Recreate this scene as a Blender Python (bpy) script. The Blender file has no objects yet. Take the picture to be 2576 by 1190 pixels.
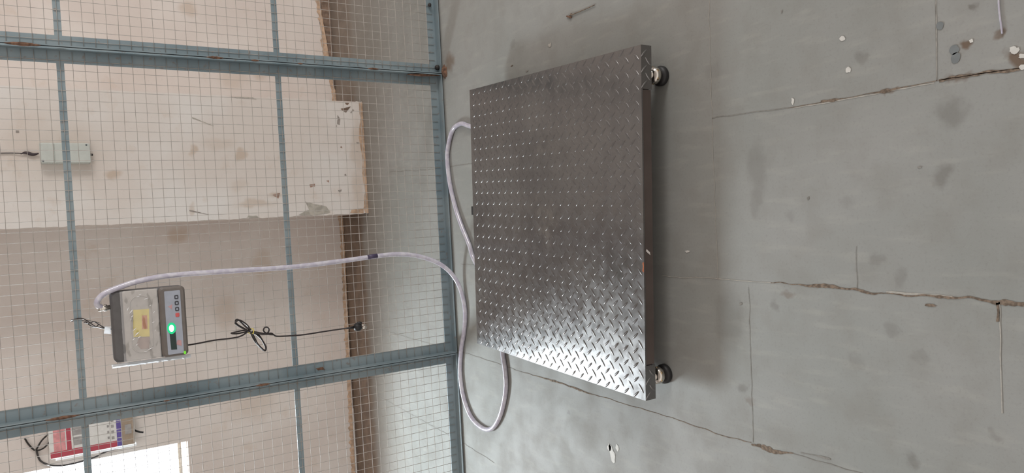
import bpy, math, random
from mathutils import Vector, Matrix, noise
C = bpy.context.scene.collection
SC = bpy.context.scene
PI = math.pi

# ------------------------------------------------------------------ camera
def make_camera():
    f_px, pitch, roll, yaw, h = 1797.8, 0.5627, -0.0691, -0.0304, 1.4921
    F = Vector((math.sin(yaw)*math.cos(pitch), math.cos(yaw)*math.cos(pitch), -math.sin(pitch)))
    R = Vector((math.cos(yaw), -math.sin(yaw), 0)); U = R.cross(F)
    R2 = math.cos(roll)*R + math.sin(roll)*U; U2 = R2.cross(F)
    cd = bpy.data.cameras.new('camera'); cd.sensor_fit = 'HORIZONTAL'; cd.sensor_width = 36
    cd.lens = f_px/2576*36; cd.clip_start = 0.05
    co = bpy.data.objects.new('camera', cd); C.objects.link(co)
    X, Y, Z = -U2, R2, -F                      # the phone was held upright, the picture is stored on its side
    co.matrix_world = Matrix(((X.x, Y.x, Z.x, 0), (X.y, Y.y, Z.y, 0), (X.z, Y.z, Z.z, h), (0, 0, 0, 1)))
    SC.camera = co
make_camera()

# ------------------------------------------------------------------ light
SC.view_settings.view_transform = 'Standard'
SC.view_settings.look = 'None'
SC.view_settings.gamma = 1
SC.view_settings.exposure = -0.14
w = bpy.data.worlds.new('world'); SC.world = w; w.use_nodes = True
wb = w.node_tree.nodes['Background']
wb.inputs[1].default_value = 0.42
def sky():
    t = w.node_tree; N = t.nodes.new; L = t.links.new
    tc = N('ShaderNodeTexCoord'); sp = N('ShaderNodeSeparateXYZ'); L(tc.outputs['Generated'], sp.inputs[0])
    def mr(v, a, b):
        x = N('ShaderNodeMapRange'); x.interpolation_type = 'SMOOTHSTEP'; L(v, x.inputs[0])
        x.inputs[1].default_value = a; x.inputs[2].default_value = b; return x.outputs[0]
    m = N('ShaderNodeMath'); m.operation = 'MULTIPLY'; L(mr(sp.outputs[1], 0.35, 0.6), m.inputs[0]); L(mr(sp.outputs[2], 0.75, 0.45), m.inputs[1])
    mx = N('ShaderNodeMix'); mx.data_type = 'RGBA'; L(m.outputs[0], mx.inputs[0])
    mx.inputs[6].default_value = (1.0, 0.87, 0.79, 1)      # dim warm hall around and behind the viewer
    mx.inputs[7].default_value = (14, 15, 16, 1)        # bright hazy sky low outside, beyond the back wall
    m3 = N('ShaderNodeMath'); m3.operation = 'MULTIPLY'; L(mr(sp.outputs[1], -0.05, -0.5), m3.inputs[0]); L(mr(sp.outputs[2], 0.65, 0.30), m3.inputs[1])
    m4 = N('ShaderNodeMix'); m4.data_type = 'RGBA'; L(m3.outputs[0], m4.inputs[0])
    L(mx.outputs[2], m4.inputs[6]); m4.inputs[7].default_value = (2.7, 2.5, 2.35, 1)   # added brightness low behind the viewer, to lift the walls
    L(m4.outputs[2], wb.inputs[0])
sky()

def area(name, loc, target, sx, sy, power, col=(1, 1, 1)):
    l = bpy.data.lights.new(name, 'AREA'); l.shape = 'RECTANGLE'; l.size = sx; l.size_y = sy
    l.energy = power; l.color = col
    o = bpy.data.objects.new(name, l); C.objects.link(o); o.location = loc
    d = Vector(target)-Vector(loc); o.rotation_euler = d.to_track_quat('-Z', 'Y').to_euler()
    return o
area('window_daylight', (-1.75, 4.75, 1.85), (-1.75, 0, 1.85), 1.0, 0.65, 190, (0.84, 0.95, 1.0))
area('doorway_daylight', (4.6, 0.6, 2.2), (0.3, 4.0, 0.8), 1.2, 2.0, 120, (1.0, 0.985, 0.965))

# ------------------------------------------------------------------ materials
def lin(c):
    c = c/255
    return c/12.92 if c <= 0.04045 else ((c+0.055)/1.055)**2.4
def rgb(r, g, b): return (lin(r), lin(g), lin(b), 1)

class NT:
    def __init__(s, name):
        s.m = bpy.data.materials.new(name); s.m.use_nodes = True
        s.t = s.m.node_tree; s.b = s.t.nodes['Principled BSDF']; s.out = s.t.nodes['Material Output']
        tc = s.t.nodes.new('ShaderNodeTexCoord')
        s.obj = tc.outputs['Object']
    def n(s, typ, **kw):
        x = s.t.nodes.new(typ)
        for k, v in kw.items(): setattr(x, k, v)
        return x
    def l(s, a, b): s.t.links.new(a, b)
    def put(s, sock, v):
        if isinstance(v, bpy.types.NodeSocket): s.l(v, sock)
        else: sock.default_value = v
    def noise(s, scale, detail=3, vec=None, rough=0.5):
        x = s.n('ShaderNodeTexNoise'); x.inputs['Scale'].default_value = scale
        x.inputs['Detail'].default_value = detail; x.inputs['Roughness'].default_value = rough
        s.l(vec or s.obj, x.inputs['Vector']); return x.outputs['Fac']
    def ramp(s, v, a, b, lo=0.0, hi=1.0):
        x = s.n('ShaderNodeMapRange'); x.interpolation_type = 'SMOOTHSTEP'
        s.put(x.inputs[0], v); x.inputs[1].default_value = a; x.inputs[2].default_value = b
        x.inputs[3].default_value = lo; x.inputs[4].default_value = hi; return x.outputs[0]
    def mix(s, f, a, b, mode='MIX'):
        x = s.n('ShaderNodeMix', data_type='RGBA', blend_type=mode)
        s.put(x.inputs[0], f); s.put(x.inputs[6], a); s.put(x.inputs[7], b); return x.outputs[2]
    def math(s, op, a, b=0.0):
        x = s.n('ShaderNodeMath', operation=op); s.put(x.inputs[0], a); s.put(x.inputs[1], b); return x.outputs[0]
    def vmath(s, op, a, b):
        x = s.n('ShaderNodeVectorMath', operation=op); s.put(x.inputs[0], a); s.put(x.inputs[1], b); return x
    def warped(s, scale, amt, vec=None):
        x = s.n('ShaderNodeTexNoise'); x.inputs['Scale'].default_value = scale; x.inputs['Detail'].default_value = 3
        s.l(vec or s.obj, x.inputs['Vector'])
        a = s.vmath('SUBTRACT', x.outputs['Color'], (0.5, 0.5, 0.5)).outputs[0]
        b = s.vmath('SCALE', a, (0, 0, 0)); b.inputs['Scale'].default_value = amt
        return s.vmath('ADD', vec or s.obj, b.outputs[0]).outputs[0]
    def blobs(s, vec, lst):
        """soft worn spots (x, y, z, rx, ry, rz, strength) in object space, the strongest wins"""
        acc = None
        for (x, y, z, rx, ry, rz, k) in lst:
            d = s.vmath('SUBTRACT', vec, (x, y, z)).outputs[0]
            e = s.vmath('MULTIPLY', d, (1/rx, 1/ry, 1/rz)).outputs[0]
            q = s.vmath('LENGTH', e, (0, 0, 0)).outputs['Value']
            v = s.ramp(q, 0.35, 1.15, k, 0.0)
            acc = v if acc is None else s.math('MAXIMUM', acc, v)
        return acc
    def bump(s, v, strength=0.2, dist=0.002):
        x = s.n('ShaderNodeBump'); x.inputs['Strength'].default_value = strength
        x.inputs['Distance'].default_value = dist; s.l(v, x.inputs['Height']); s.l(x.outputs[0], s.b.inputs['Normal'])
    def set(s, color=None, rough=None, metal=None, spec=None):
        if color is not None: s.put(s.b.inputs['Base Color'], color)
        if rough is not None: s.put(s.b.inputs['Roughness'], rough)
        if metal is not None: s.put(s.b.inputs['Metallic'], metal)
        if spec is not None: s.put(s.b.inputs['Specular IOR Level'], spec)
        return s.m

def simple(name, col, rough=0.5, metal=0.0, var=0.12, scale=40, spec=0.5, bump=0.0):
    s = NT(name); n = s.noise(scale, 3)
    f = s.ramp(n, 0.35, 0.65)
    dark = tuple(c*(1-var) for c in col[:3])+(1,); light = tuple(min(1, c*(1+var)) for c in col[:3])+(1,)
    s.set(s.mix(f, dark, light), rough, metal, spec)
    if bump: s.bump(n, bump, 0.001)
    return s.m
def emit(name, col, strength):
    s = NT(name); s.set((0, 0, 0, 1), 0.4)
    s.b.inputs['Emission Color'].default_value = col; s.b.inputs['Emission Strength'].default_value = strength
    return s.m

M = {}
# stone floor: slabs laid in strips 0.41 m wide, blotchy, with rust and oil spots
def mat_floor():
    s = NT('stone_floor')
    big = s.noise(1.6, 4); mid = s.noise(9, 5, rough=0.6); fine = s.noise(160, 2); grit = s.noise(700, 1)
    mp = s.n('ShaderNodeMapping'); s.l(s.obj, mp.inputs[0]); mp.inputs['Scale'].default_value = (6, 1.2, 1)
    mp.inputs['Rotation'].default_value = (0, 0, 0.5)
    streak = s.noise(7, 4, vec=mp.outputs[0])
    c = s.mix(s.ramp(big, 0.3, 0.7), rgb(149, 151, 147), rgb(161, 161, 158))
    c = s.mix(s.math('MULTIPLY', s.ramp(mid, 0.42, 0.72), 0.35), c, rgb(138, 135, 128))
    c = s.mix(s.math('MULTIPLY', s.ramp(streak, 0.5, 0.75), 0.25), c, rgb(180, 178, 171))
    c = s.mix(s.math('MULTIPLY', s.ramp(fine, 0.52, 0.75), 0.16), c, rgb(118, 116, 111))
    # each strip of slabs has a tone of its own
    sep = s.n('ShaderNodeSeparateXYZ'); s.l(s.obj, sep.inputs[0])
    k = s.math('FLOOR', s.math('DIVIDE', s.math('ADD', sep.outputs[0], 0.20), 0.4145))
    wn = s.n('ShaderNodeTexWhiteNoise', noise_dimensions='1D'); s.l(k, wn.inputs['W'])
    c = s.mix(s.math('MULTIPLY', wn.outputs['Value'], 0.14), c, rgb(128, 128, 124))
    wv = s.warped(24, 0.055)
    dark = s.blobs(wv, [(.160,.727,0,.035,.035,1,.55),(.037,.75,0,.026,.026,1,.6),(-.133,.889,0,.02,.02,1,.45),
        (-.168,.838,0,.03,.018,1,.4),(-.555,.828,0,.022,.022,1,.6),(-.283,.864,0,.022,.018,1,.4),(.09,1.19,0,.08,.035,1,.4),
        (.02,1.20,0,.06,.02,1,.35),(.31,.9,0,.02,.02,1,.5),(-.03,1.1,0,.018,.018,1,.3),(-.30,1.30,0,.10,.05,1,.45),
        (-.48,1.27,0,.015,.02,1,.6),(.36,1.32,0,.03,.05,1,.25),(-.47,.66,0,.014,.014,1,.4),(-.33,.8,0,.02,.02,1,.3),
        (.66,2.28,0,.015,.03,1,.35),(.46,1.85,0,.02,.02,1,.3),(-.70,2.05,0,.012,.012,1,.4),(.35,.675,0,.013,.01,1,.8),
        (-.75,1.35,0,.03,.03,1,.2),(.0,.95,0,.02,.02,1,.25),(-.36,.95,0,.02,.02,1,.25),(-.25,1.15,0,.016,.016,1,.5)])
    c = s.mix(s.math('MULTIPLY', dark, 0.6), c, rgb(92, 86, 78))
    rust = s.blobs(wv, [(.245,.61,0,.022,.018,1,1),(.288,.690,0,.013,.012,1,1),(.29,.636,0,.012,.01,1,.8),(-.22,1.12,0,.012,.02,1,.5),
        (.225,.715,0,.012,.026,1,.7),(.226,.85,0,.008,.02,1,.8),(.70,2.80,0,.05,.05,1,.8),(-.51,1.24,0,.014,.02,1,.4)])
    c = s.mix(s.math('MULTIPLY', rust, 0.8), c, rgb(104, 80, 58))
    # unfinished brown bed beside the pillar, between the slabs and the wall
    jag = s.math('ADD', sep.outputs[1], s.math('MULTIPLY', s.math('SUBTRACT', s.noise(6, 4), 0.5), 0.12))
    bed = s.ramp(jag, 3.94, 4.05)
    bed = s.math('MULTIPLY', bed, s.ramp(sep.outputs[0], 0.60, 0.85, 1.0, 0.55))
    bedc = s.mix(s.ramp(s.noise(14, 4), 0.35, 0.65), rgb(92, 72, 58), rgb(132, 110, 92))
    c = s.mix(s.math('MULTIPLY', bed, 0.9), c, bedc)
    back = s.ramp(jag, 3.3, 4.0)
    c = s.mix(s.math('MULTIPLY', back, 0.45), c, rgb(124, 108, 94))
    r = s.ramp(mid, 0.3, 0.7, 0.56, 0.68)
    s.set(c, r, 0, 0.32)
    h = s.math('ADD', s.math('MULTIPLY', mid, 0.6), s.math('MULTIPLY', grit, 0.12))
    s.bump(h, 0.25, 0.003)
    return s.m
M['floor'] = mat_floor()
M['crack'] = simple('crack_dirt', rgb(122, 107, 93), 0.9, var=0.35, scale=120)
M['crack_light'] = simple('joint_mortar_highlight', rgb(176, 172, 164), 0.8, var=0.1, scale=90)
M['crack_grey'] = simple('joint_shade', rgb(138, 135, 129), 0.8, var=0.15, scale=90)
M['white_paint'] = simple('white_paint_splash', rgb(214, 212, 206), 0.6, var=0.05)
M['blue_spot'] = simple('blue_grey_spot', rgb(122, 127, 128), 0.6, var=0.05)

def mat_plaster(name, base, blobs, warm):
    s = NT(name)
    big = s.noise(2.2, 4); mid = s.noise(11, 5, rough=0.6); fine = s.noise(90, 3)
    c = s.mix(s.ramp(big, 0.35, 0.65), base, warm)
    c = s.mix(s.math('MULTIPLY', s.ramp(mid, 0.56, 0.74), 0.38), c, rgb(204, 186, 170))
    c = s.mix(s.math('MULTIPLY', s.ramp(fine, 0.6, 0.8), 0.15), c, rgb(170, 150, 138))
    if blobs:
        wv = s.warped(12, 0.08)
        c = s.mix(s.blobs(wv, blobs), c, rgb(182, 156, 130))
    s.set(c, 0.75, 0, 0.3)
    s.bump(s.math('ADD', mid, s.math('MULTIPLY', fine, 0.3)), 0.25, 0.004)
    return s.m
M['plaster'] = mat_plaster('wall_plaster', rgb(222, 214, 208), [(.0,4.32,.94,.05,.3,.07,.45),(1.264,4.32,.81,.05,.3,.05,.4),
    (-1.0,4.3,.6,.12,.3,.16,.25),(.9,4.3,.6,.10,.3,.10,.3),(-.45,4.3,.72,.12,.3,.08,.3),(.95,4.3,.45,.08,.3,.07,.4),(-.2,4.3,.5,.1,.3,.07,.35)],
    rgb(214, 203, 196))
M['pillar'] = mat_plaster('pillar_plaster', rgb(228, 224, 220), [(.309,3.88,1.262,.03,.3,.035,.55),(.401,3.88,.675,.03,.3,.035,.5),(.42,3.88,.90,.045,.3,.018,.5),
    (.46,3.88,.78,.04,.3,.1,.2),(.25,3.88,.7,.05,.3,.05,.2),(.2,3.88,.52,.02,.3,.04,.45),(.15,3.88,.62,.03,.3,.12,.4),(.13,3.88,.93,.03,.3,.02,.35),
    (.4,3.88,1.5,.25,.3,.25,.25),(.44,3.88,.04,.20,.3,.05,.35),(.2,3.88,.05,.14,.3,.05,.35)], rgb(220, 211, 204))
M['rust_rim'] = simple('rusty_brown_mortar', rgb(192, 164, 140), 0.9, var=0.2, scale=35, bump=0.4)
M['mortar'] = simple('grey_brown_mortar', rgb(128, 108, 94), 0.95, var=0.25, scale=30, bump=0.5)
M['grey_mortar'] = simple('bare_grey_mortar', rgb(178, 172, 162), 0.95, var=0.15, scale=40, bump=0.4)
M['scratch'] = simple('dark_scuff', rgb(150, 142, 136), 0.9, var=0.2)
M['scuff_brown'] = simple('brown_scuff', rgb(160, 132, 118), 0.9, var=0.2)

def mat_steel_paint():
    s = NT('blue_grey_painted_steel')
    n = s.noise(6, 4); f = s.noise(60, 3)
    c = s.mix(s.ramp(n, 0.35, 0.65), rgb(122, 138, 145), rgb(140, 153, 158))
    c = s.mix(s.math('MULTIPLY', s.ramp(f, 0.62, 0.74), 0.5), c, rgb(128, 108, 92))
    s.set(c, 0.48, 0.15, 0.5); s.bump(f, 0.1, 0.001); return s.m
M['steel'] = mat_steel_paint()
M['weld'] = simple('rusty_weld', rgb(112, 84, 68), 0.85, 0.2, var=0.35, scale=80, bump=0.5)
M['wire'] = simple('galvanised_wire', rgb(172, 166, 160), 0.6, 0.0, var=0.12, scale=30)
M['black'] = simple('black_rubber', rgb(30, 29, 30), 0.5, var=0.2)
M['black_cable'] = simple('black_cable_sheath', rgb(48, 42, 42), 0.35, var=0.15)
M['chrome'] = simple('chromed_steel', rgb(205, 200, 192), 0.18, 1.0, var=0.05)
M['brass'] = simple('yellowish_zinc_steel', rgb(196, 172, 138), 0.25, 1.0, var=0.08)

def mat_tread():
    s = NT('dark_grey_painted_tread_plate')
    n = s.noise(5, 5, rough=0.6); f = s.noise(120, 3); g = s.noise(28, 4)
    c = s.mix(s.ramp(n, 0.35, 0.7), rgb(122, 120, 120), rgb(134, 132, 131))
    wv = s.warped(9, 0.08)
    dust = s.blobs(wv, [(0.0, -.02, .1, .10, .07, 1, .5), (.05, .05, .1, .05, .05, 1, .4), (.25, -.03, .1, .03, .10, 1, .25), (.30, .26, .1, .06, .06, 1, .2)])
    c = s.mix(s.math('MULTIPLY', dust, s.ramp(g, 0.3, 0.8)), c, rgb(158, 152, 144))
    s.set(c, s.ramp(g, 0.3, 0.7, 0.20, 0.32), 0.86, 0.5)
    s.bump(f, 0.06, 0.001); return s.m
M['tread'] = mat_tread()
M['plate_plain'] = simple('dark_brown_grey_paint', rgb(92, 82, 78), 0.45, 0.35, var=0.08, scale=12)
M['plate_under'] = simple('black_painted_steel', rgb(48, 44, 42), 0.6, 0.2, var=0.1)
M['orange_scuff'] = simple('orange_primer_scuff', rgb(160, 96, 66), 0.8, var=0.25)
M['white_scratch'] = simple('white_scratch', rgb(205, 200, 196), 0.7, var=0.05)

def mat_hose(name, col, dark):
    s = NT(name)
    w_ = s.n('ShaderNodeTexNoise'); w_.inputs['Scale'].default_value = 45; s.l(s.obj, w_.inputs['Vector'])
    c = s.mix(s.ramp(w_.outputs['Fac'], 0.4, 0.62), dark, col)
    s.set(c, 0.22, 0, 0.6); s.b.inputs['Coat Weight'].default_value = 0.5
    s.b.inputs['Subsurface Weight'].default_value = 0.0
    return s.m
M['hose'] = mat_hose('milky_lilac_braided_hose', rgb(210, 208, 218), rgb(192, 188, 204))
M['hose_band'] = simple('dark_band_on_hose', rgb(74, 66, 92), 0.4)
M['ind_body'] = simple('dark_grey_plastic', rgb(92, 90, 90), 0.5, var=0.06)
M['ind_frame'] = simple('warm_grey_plastic', rgb(112, 105, 100), 0.5, var=0.06)
M['ind_cover'] = simple('light_grey_plastic', rgb(172, 166, 160), 0.4, var=0.06)
M['label'] = simple('silver_label', rgb(164, 170, 182), 0.35, var=0.04)
M['key_dark'] = simple('dark_key', rgb(58, 60, 66), 0.4)
M['key_red'] = simple('red_key', rgb(205, 92, 92), 0.4)
M['red_mark'] = simple('faint_red_print', rgb(188, 146, 148), 0.5)
M['display'] = simple('dark_green_display', rgb(12, 46, 42), 0.2)
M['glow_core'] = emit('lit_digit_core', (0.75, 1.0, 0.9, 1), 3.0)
M['glow_green'] = emit('digit_halo_green', (0.0, 0.75, 0.28, 1), 1.0)  # bloom around the lit digit, made as a glowing green ring
M['led_green'] = emit('small_green_lamp', (0.2, 0.75, 0.04, 1), 1.0)
M['yellow'] = simple('yellow_sticker', rgb(214, 196, 92), 0.5, var=0.06)
M['red_print'] = simple('brown_red_print', rgb(196, 128, 84), 0.5, var=0.1)
M['tan'] = simple('tan_sticker', rgb(150, 128, 118), 0.5)
def mat_film():
    s = NT('clear_plastic_film')
    tr = s.n('ShaderNodeBsdfTransparent'); gl = s.n('ShaderNodeBsdfGlossy'); gl.inputs['Roughness'].default_value = 0.12
    df = s.n('ShaderNodeBsdfDiffuse'); df.inputs['Color'].default_value = (0.9, 0.9, 0.9, 1)
    m1 = s.n('ShaderNodeMixShader'); m2 = s.n('ShaderNodeMixShader')
    m1.inputs[0].default_value = 0.2; s.l(gl.outputs[0], m1.inputs[1]); s.l(df.outputs[0], m1.inputs[2])
    m2.inputs[0].default_value = 0.22; s.l(tr.outputs[0], m2.inputs[1]); s.l(m1.outputs[0], m2.inputs[2])
    s.l(m2.outputs[0], s.out.inputs[0]); return s.m
M['film'] = mat_film()
def mat_film2():
    s = NT('milky_plastic_film')
    s.set(rgb(236, 238, 240), 0.16, 0, 0.8); s.b.inputs['Coat Weight'].default_value = 0.6
    
    tl = s.n('ShaderNodeBsdfTranslucent'); tl.inputs['Color'].default_value = (0.92, 0.93, 0.95, 1)
    mx = s.n('ShaderNodeMixShader'); mx.inputs[0].default_value = 0.6
    s.l(s.b.outputs[0], mx.inputs[1]); s.l(tl.outputs[0], mx.inputs[2]); s.l(mx.outputs[0], s.out.inputs[0]); return s.m
M['film_milky'] = mat_film2()
M['fold_glint'] = simple('white_plastic_fold_glint', rgb(244, 244, 246), 0.2, var=0.02, spec=0.8)  # near-white, so the folds read as painted highlights on the film
def mat_glass():
    s = NT('window_glass')
    tr = s.n('ShaderNodeBsdfTransparent'); gl = s.n('ShaderNodeBsdfGlossy'); gl.inputs['Roughness'].default_value = 0.02
    m = s.n('ShaderNodeMixShader'); m.inputs[0].default_value = 0.06
    s.l(tr.outputs[0], m.inputs[1]); s.l(gl.outputs[0], m.inputs[2]); s.l(m.outputs[0], s.out.inputs[0]); return s.m
M['glass'] = mat_glass()
M['win_frame'] = simple('cream_window_frame', rgb(206, 196, 182), 0.5)
M['jbox'] = simple('off_white_plastic', rgb(196, 200, 194), 0.4, var=0.03)
M['jbox_slot'] = simple('dark_slot', rgb(92, 100, 104), 0.6)
M['tape'] = simple('black_insulating_tape', rgb(62, 50, 54), 0.5, var=0.3, scale=200)
M['w_white'] = simple('white_printed_face', rgb(222, 220, 216), 0.35, var=0.04)
M['w_red'] = simple('crimson_printed_band', rgb(178, 62, 78), 0.35, var=0.06)
M['w_pink'] = simple('pink_print', rgb(216, 146, 148), 0.4)
M['w_purple'] = simple('violet_printed_band', rgb(98, 82, 156), 0.4, var=0.08)
M['w_brown'] = simple('tan_cardboard_face', rgb(160, 142, 124), 0.6, var=0.06)
M['w_grey'] = simple('grey_print', rgb(158, 154, 152), 0.5, var=0.1)

# ------------------------------------------------------------------ mesh helpers
class MB:
    def __init__(s): s.v = []; s.f = []; s.mi = []; s.mats = []; s.sm = []
    def idx(s, m):
        if m not in s.mats: s.mats.append(m)
        return s.mats.index(m)
    def add(s, vs, fs, m, smooth=False):
        o = len(s.v); k = s.idx(m)
        s.v += [tuple(v) for v in vs]; s.f += [tuple(i+o for i in f) for f in fs]
        s.mi += [k]*len(fs); s.sm += [smooth]*len(fs)
    def box(s, x0, x1, y0, y1, z0, z1, m):
        vs = [(x0,y0,z0),(x1,y0,z0),(x1,y1,z0),(x0,y1,z0),(x0,y0,z1),(x1,y0,z1),(x1,y1,z1),(x0,y1,z1)]
        s.add(vs, [(0,3,2,1),(4,5,6,7),(0,1,5,4),(1,2,6,5),(2,3,7,6),(3,0,4,7)], m)
    def tube(s, pts, r, m, n=8, closed=False, smooth=True, rfun=None):
        P = [Vector(p) for p in pts]; N = len(P); vs = []; fs = []
        up = Vector((0.13, 0.21, 1)).normalized(); prev = None
        for i, p in enumerate(P):
            a = P[(i-1) % N] if closed or i > 0 else p; b = P[(i+1) % N] if closed or i < N-1 else p
            t = (b-a).normalized()
            if prev is None:
                u = t.cross(up)
                if u.length < 1e-3: u = t.cross(Vector((1, 0, 0)))
                u.normalize()
            else: u = (prev-t*prev.dot(t)).normalized()
            prev = u; v = t.cross(u); rr = rfun(i/(N-1)) if rfun else r
            for k in range(n):
                a_ = 2*PI*(k+0.5)/n; vs.append(p+rr*(math.cos(a_)*u+math.sin(a_)*v))
        M_ = N if closed else N-1
        for i in range(M_):
            for k in range(n):
                j = (i+1) % N
                fs.append((i*n+k, i*n+(k+1) % n, j*n+(k+1) % n, j*n+k))
        if not closed:
            fs.append(tuple(range(n-1, -1, -1))); fs.append(tuple((N-1)*n+k for k in range(n)))
        s.add(vs, fs, m, smooth)
    def lathe(s, prof, m, base=(0,0,0), axis='Z', n=24, smooth=True):
        """prof: (radius, height) from bottom to top"""
        vs = []; fs = []
        for (r, h) in prof:
            for k in range(n):
                a = 2*PI*k/n; c, d = r*math.cos(a), r*math.sin(a)
                p = {'Z': (c, d, h), 'Y': (c, h, -d), 'X': (h, c, d)}[axis]
                vs.append((p[0]+base[0], p[1]+base[1], p[2]+base[2]))
        for i in range(len(prof)-1):
            for k in range(n): fs.append((i*n+k, i*n+(k+1) % n, (i+1)*n+(k+1) % n, (i+1)*n+k))
        fs.append(tuple(range(n-1, -1, -1))); fs.append(tuple((len(prof)-1)*n+k for k in range(n)))
        s.add(vs, fs, m, smooth)
    def prism_xz(s, poly, y_front, y_back, m, chamfer=0.0):
        """outline in x,z (counter-clockwise seen from the camera side, -y), extruded in y"""
        n = len(poly)
        cx = sum(p[0] for p in poly)/n; cz = sum(p[1] for p in poly)/n
        if chamfer:
            w_ = max(p[0] for p in poly)-min(p[0] for p in poly); h_ = max(p[1] for p in poly)-min(p[1] for p in poly)
            kx = 1-2*chamfer/w_; kz = 1-2*chamfer/h_
            rings = [([(cx+(x-cx)*kx, y_front, cz+(z-cz)*kz) for x, z in poly]), [(x, y_front+chamfer, z) for x, z in poly], [(x, y_back, z) for x, z in poly]]
        else: rings = [[(x, y_front, z) for x, z in poly], [(x, y_back, z) for x, z in poly]]
        vs = [v for r in rings for v in r]; fs = [tuple(range(n))]
        for i in range(len(rings)-1):
            for k in range(n): fs.append((i*n+(k+1) % n, i*n+k, (i+1)*n+k, (i+1)*n+(k+1) % n))
        fs.append(tuple(len(rings)*n-1-k for k in range(n)))
        s.add(vs, fs, m)
    def flat_xy(s, poly, z, m): s.add([(x, y, z) for x, y in poly], [tuple(range(len(poly)))], m)
    def build(s, name, parent=None, loc=None, bevel=0.0):
        me = bpy.data.meshes.new(name); me.from_pydata(s.v, [], s.f); me.update()
        for m in s.mats: me.materials.append(m)
        me.polygons.foreach_set('material_index', s.mi); me.polygons.foreach_set('use_smooth', s.sm)
        o = bpy.data.objects.new(name, me); C.objects.link(o)
        if parent is not None:
            o.parent = parent
            o.location = -Vector(parent.location) if loc is None else loc   # meshes are written in world coordinates
        elif loc is not None:
            o.location = loc
        if bevel:
            b = o.modifiers.new('bevel', 'BEVEL'); b.width = bevel; b.segments = 2; b.limit_method = 'ANGLE'
        return o

def root(name, label, cat, loc, group=None):
    o = bpy.data.objects.new(name, None); C.objects.link(o); o.location = loc; o.empty_display_size = 0.05
    o['label'] = label; o['category'] = cat
    if group: o['group'] = group
    return o
def tag(o, label, cat, group=None):
    o['label'] = label; o['category'] = cat
    if group: o['group'] = group
    return o
def struct(o, label=None):
    o['kind'] = 'structure'
    if label: o['label'] = label
    return o
def rrect(x0, x1, z0, z1, r, n=5):
    out = []
    for cx, cz, a0 in ((x1-r, z0+r, -PI/2), (x1-r, z1-r, 0), (x0+r, z1-r, PI/2), (x0+r, z0+r, PI)):
        for k in range(n+1):
            a = a0+PI/2*k/n; out.append((cx+r*math.cos(a), cz+r*math.sin(a)))
    return out
def smooth_path(pts, k=8):
    """Catmull-Rom through pts"""
    P = [Vector(p) for p in pts]; out = []
    for i in range(len(P)-1):
        p0 = P[i-1] if i else P[0]*2-P[1]; p1, p2 = P[i], P[i+1]; p3 = P[i+2] if i+2 < len(P) else P[-1]*2-P[-2]
        for j in range(k):
            t = j/k
            out.append(0.5*((2*p1)+(p2-p0)*t+(2*p0-5*p1+4*p2-p3)*t*t+(3*p1-p0-3*p2+p3)*t*t*t))
    out.append(P[-1]); return out

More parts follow.
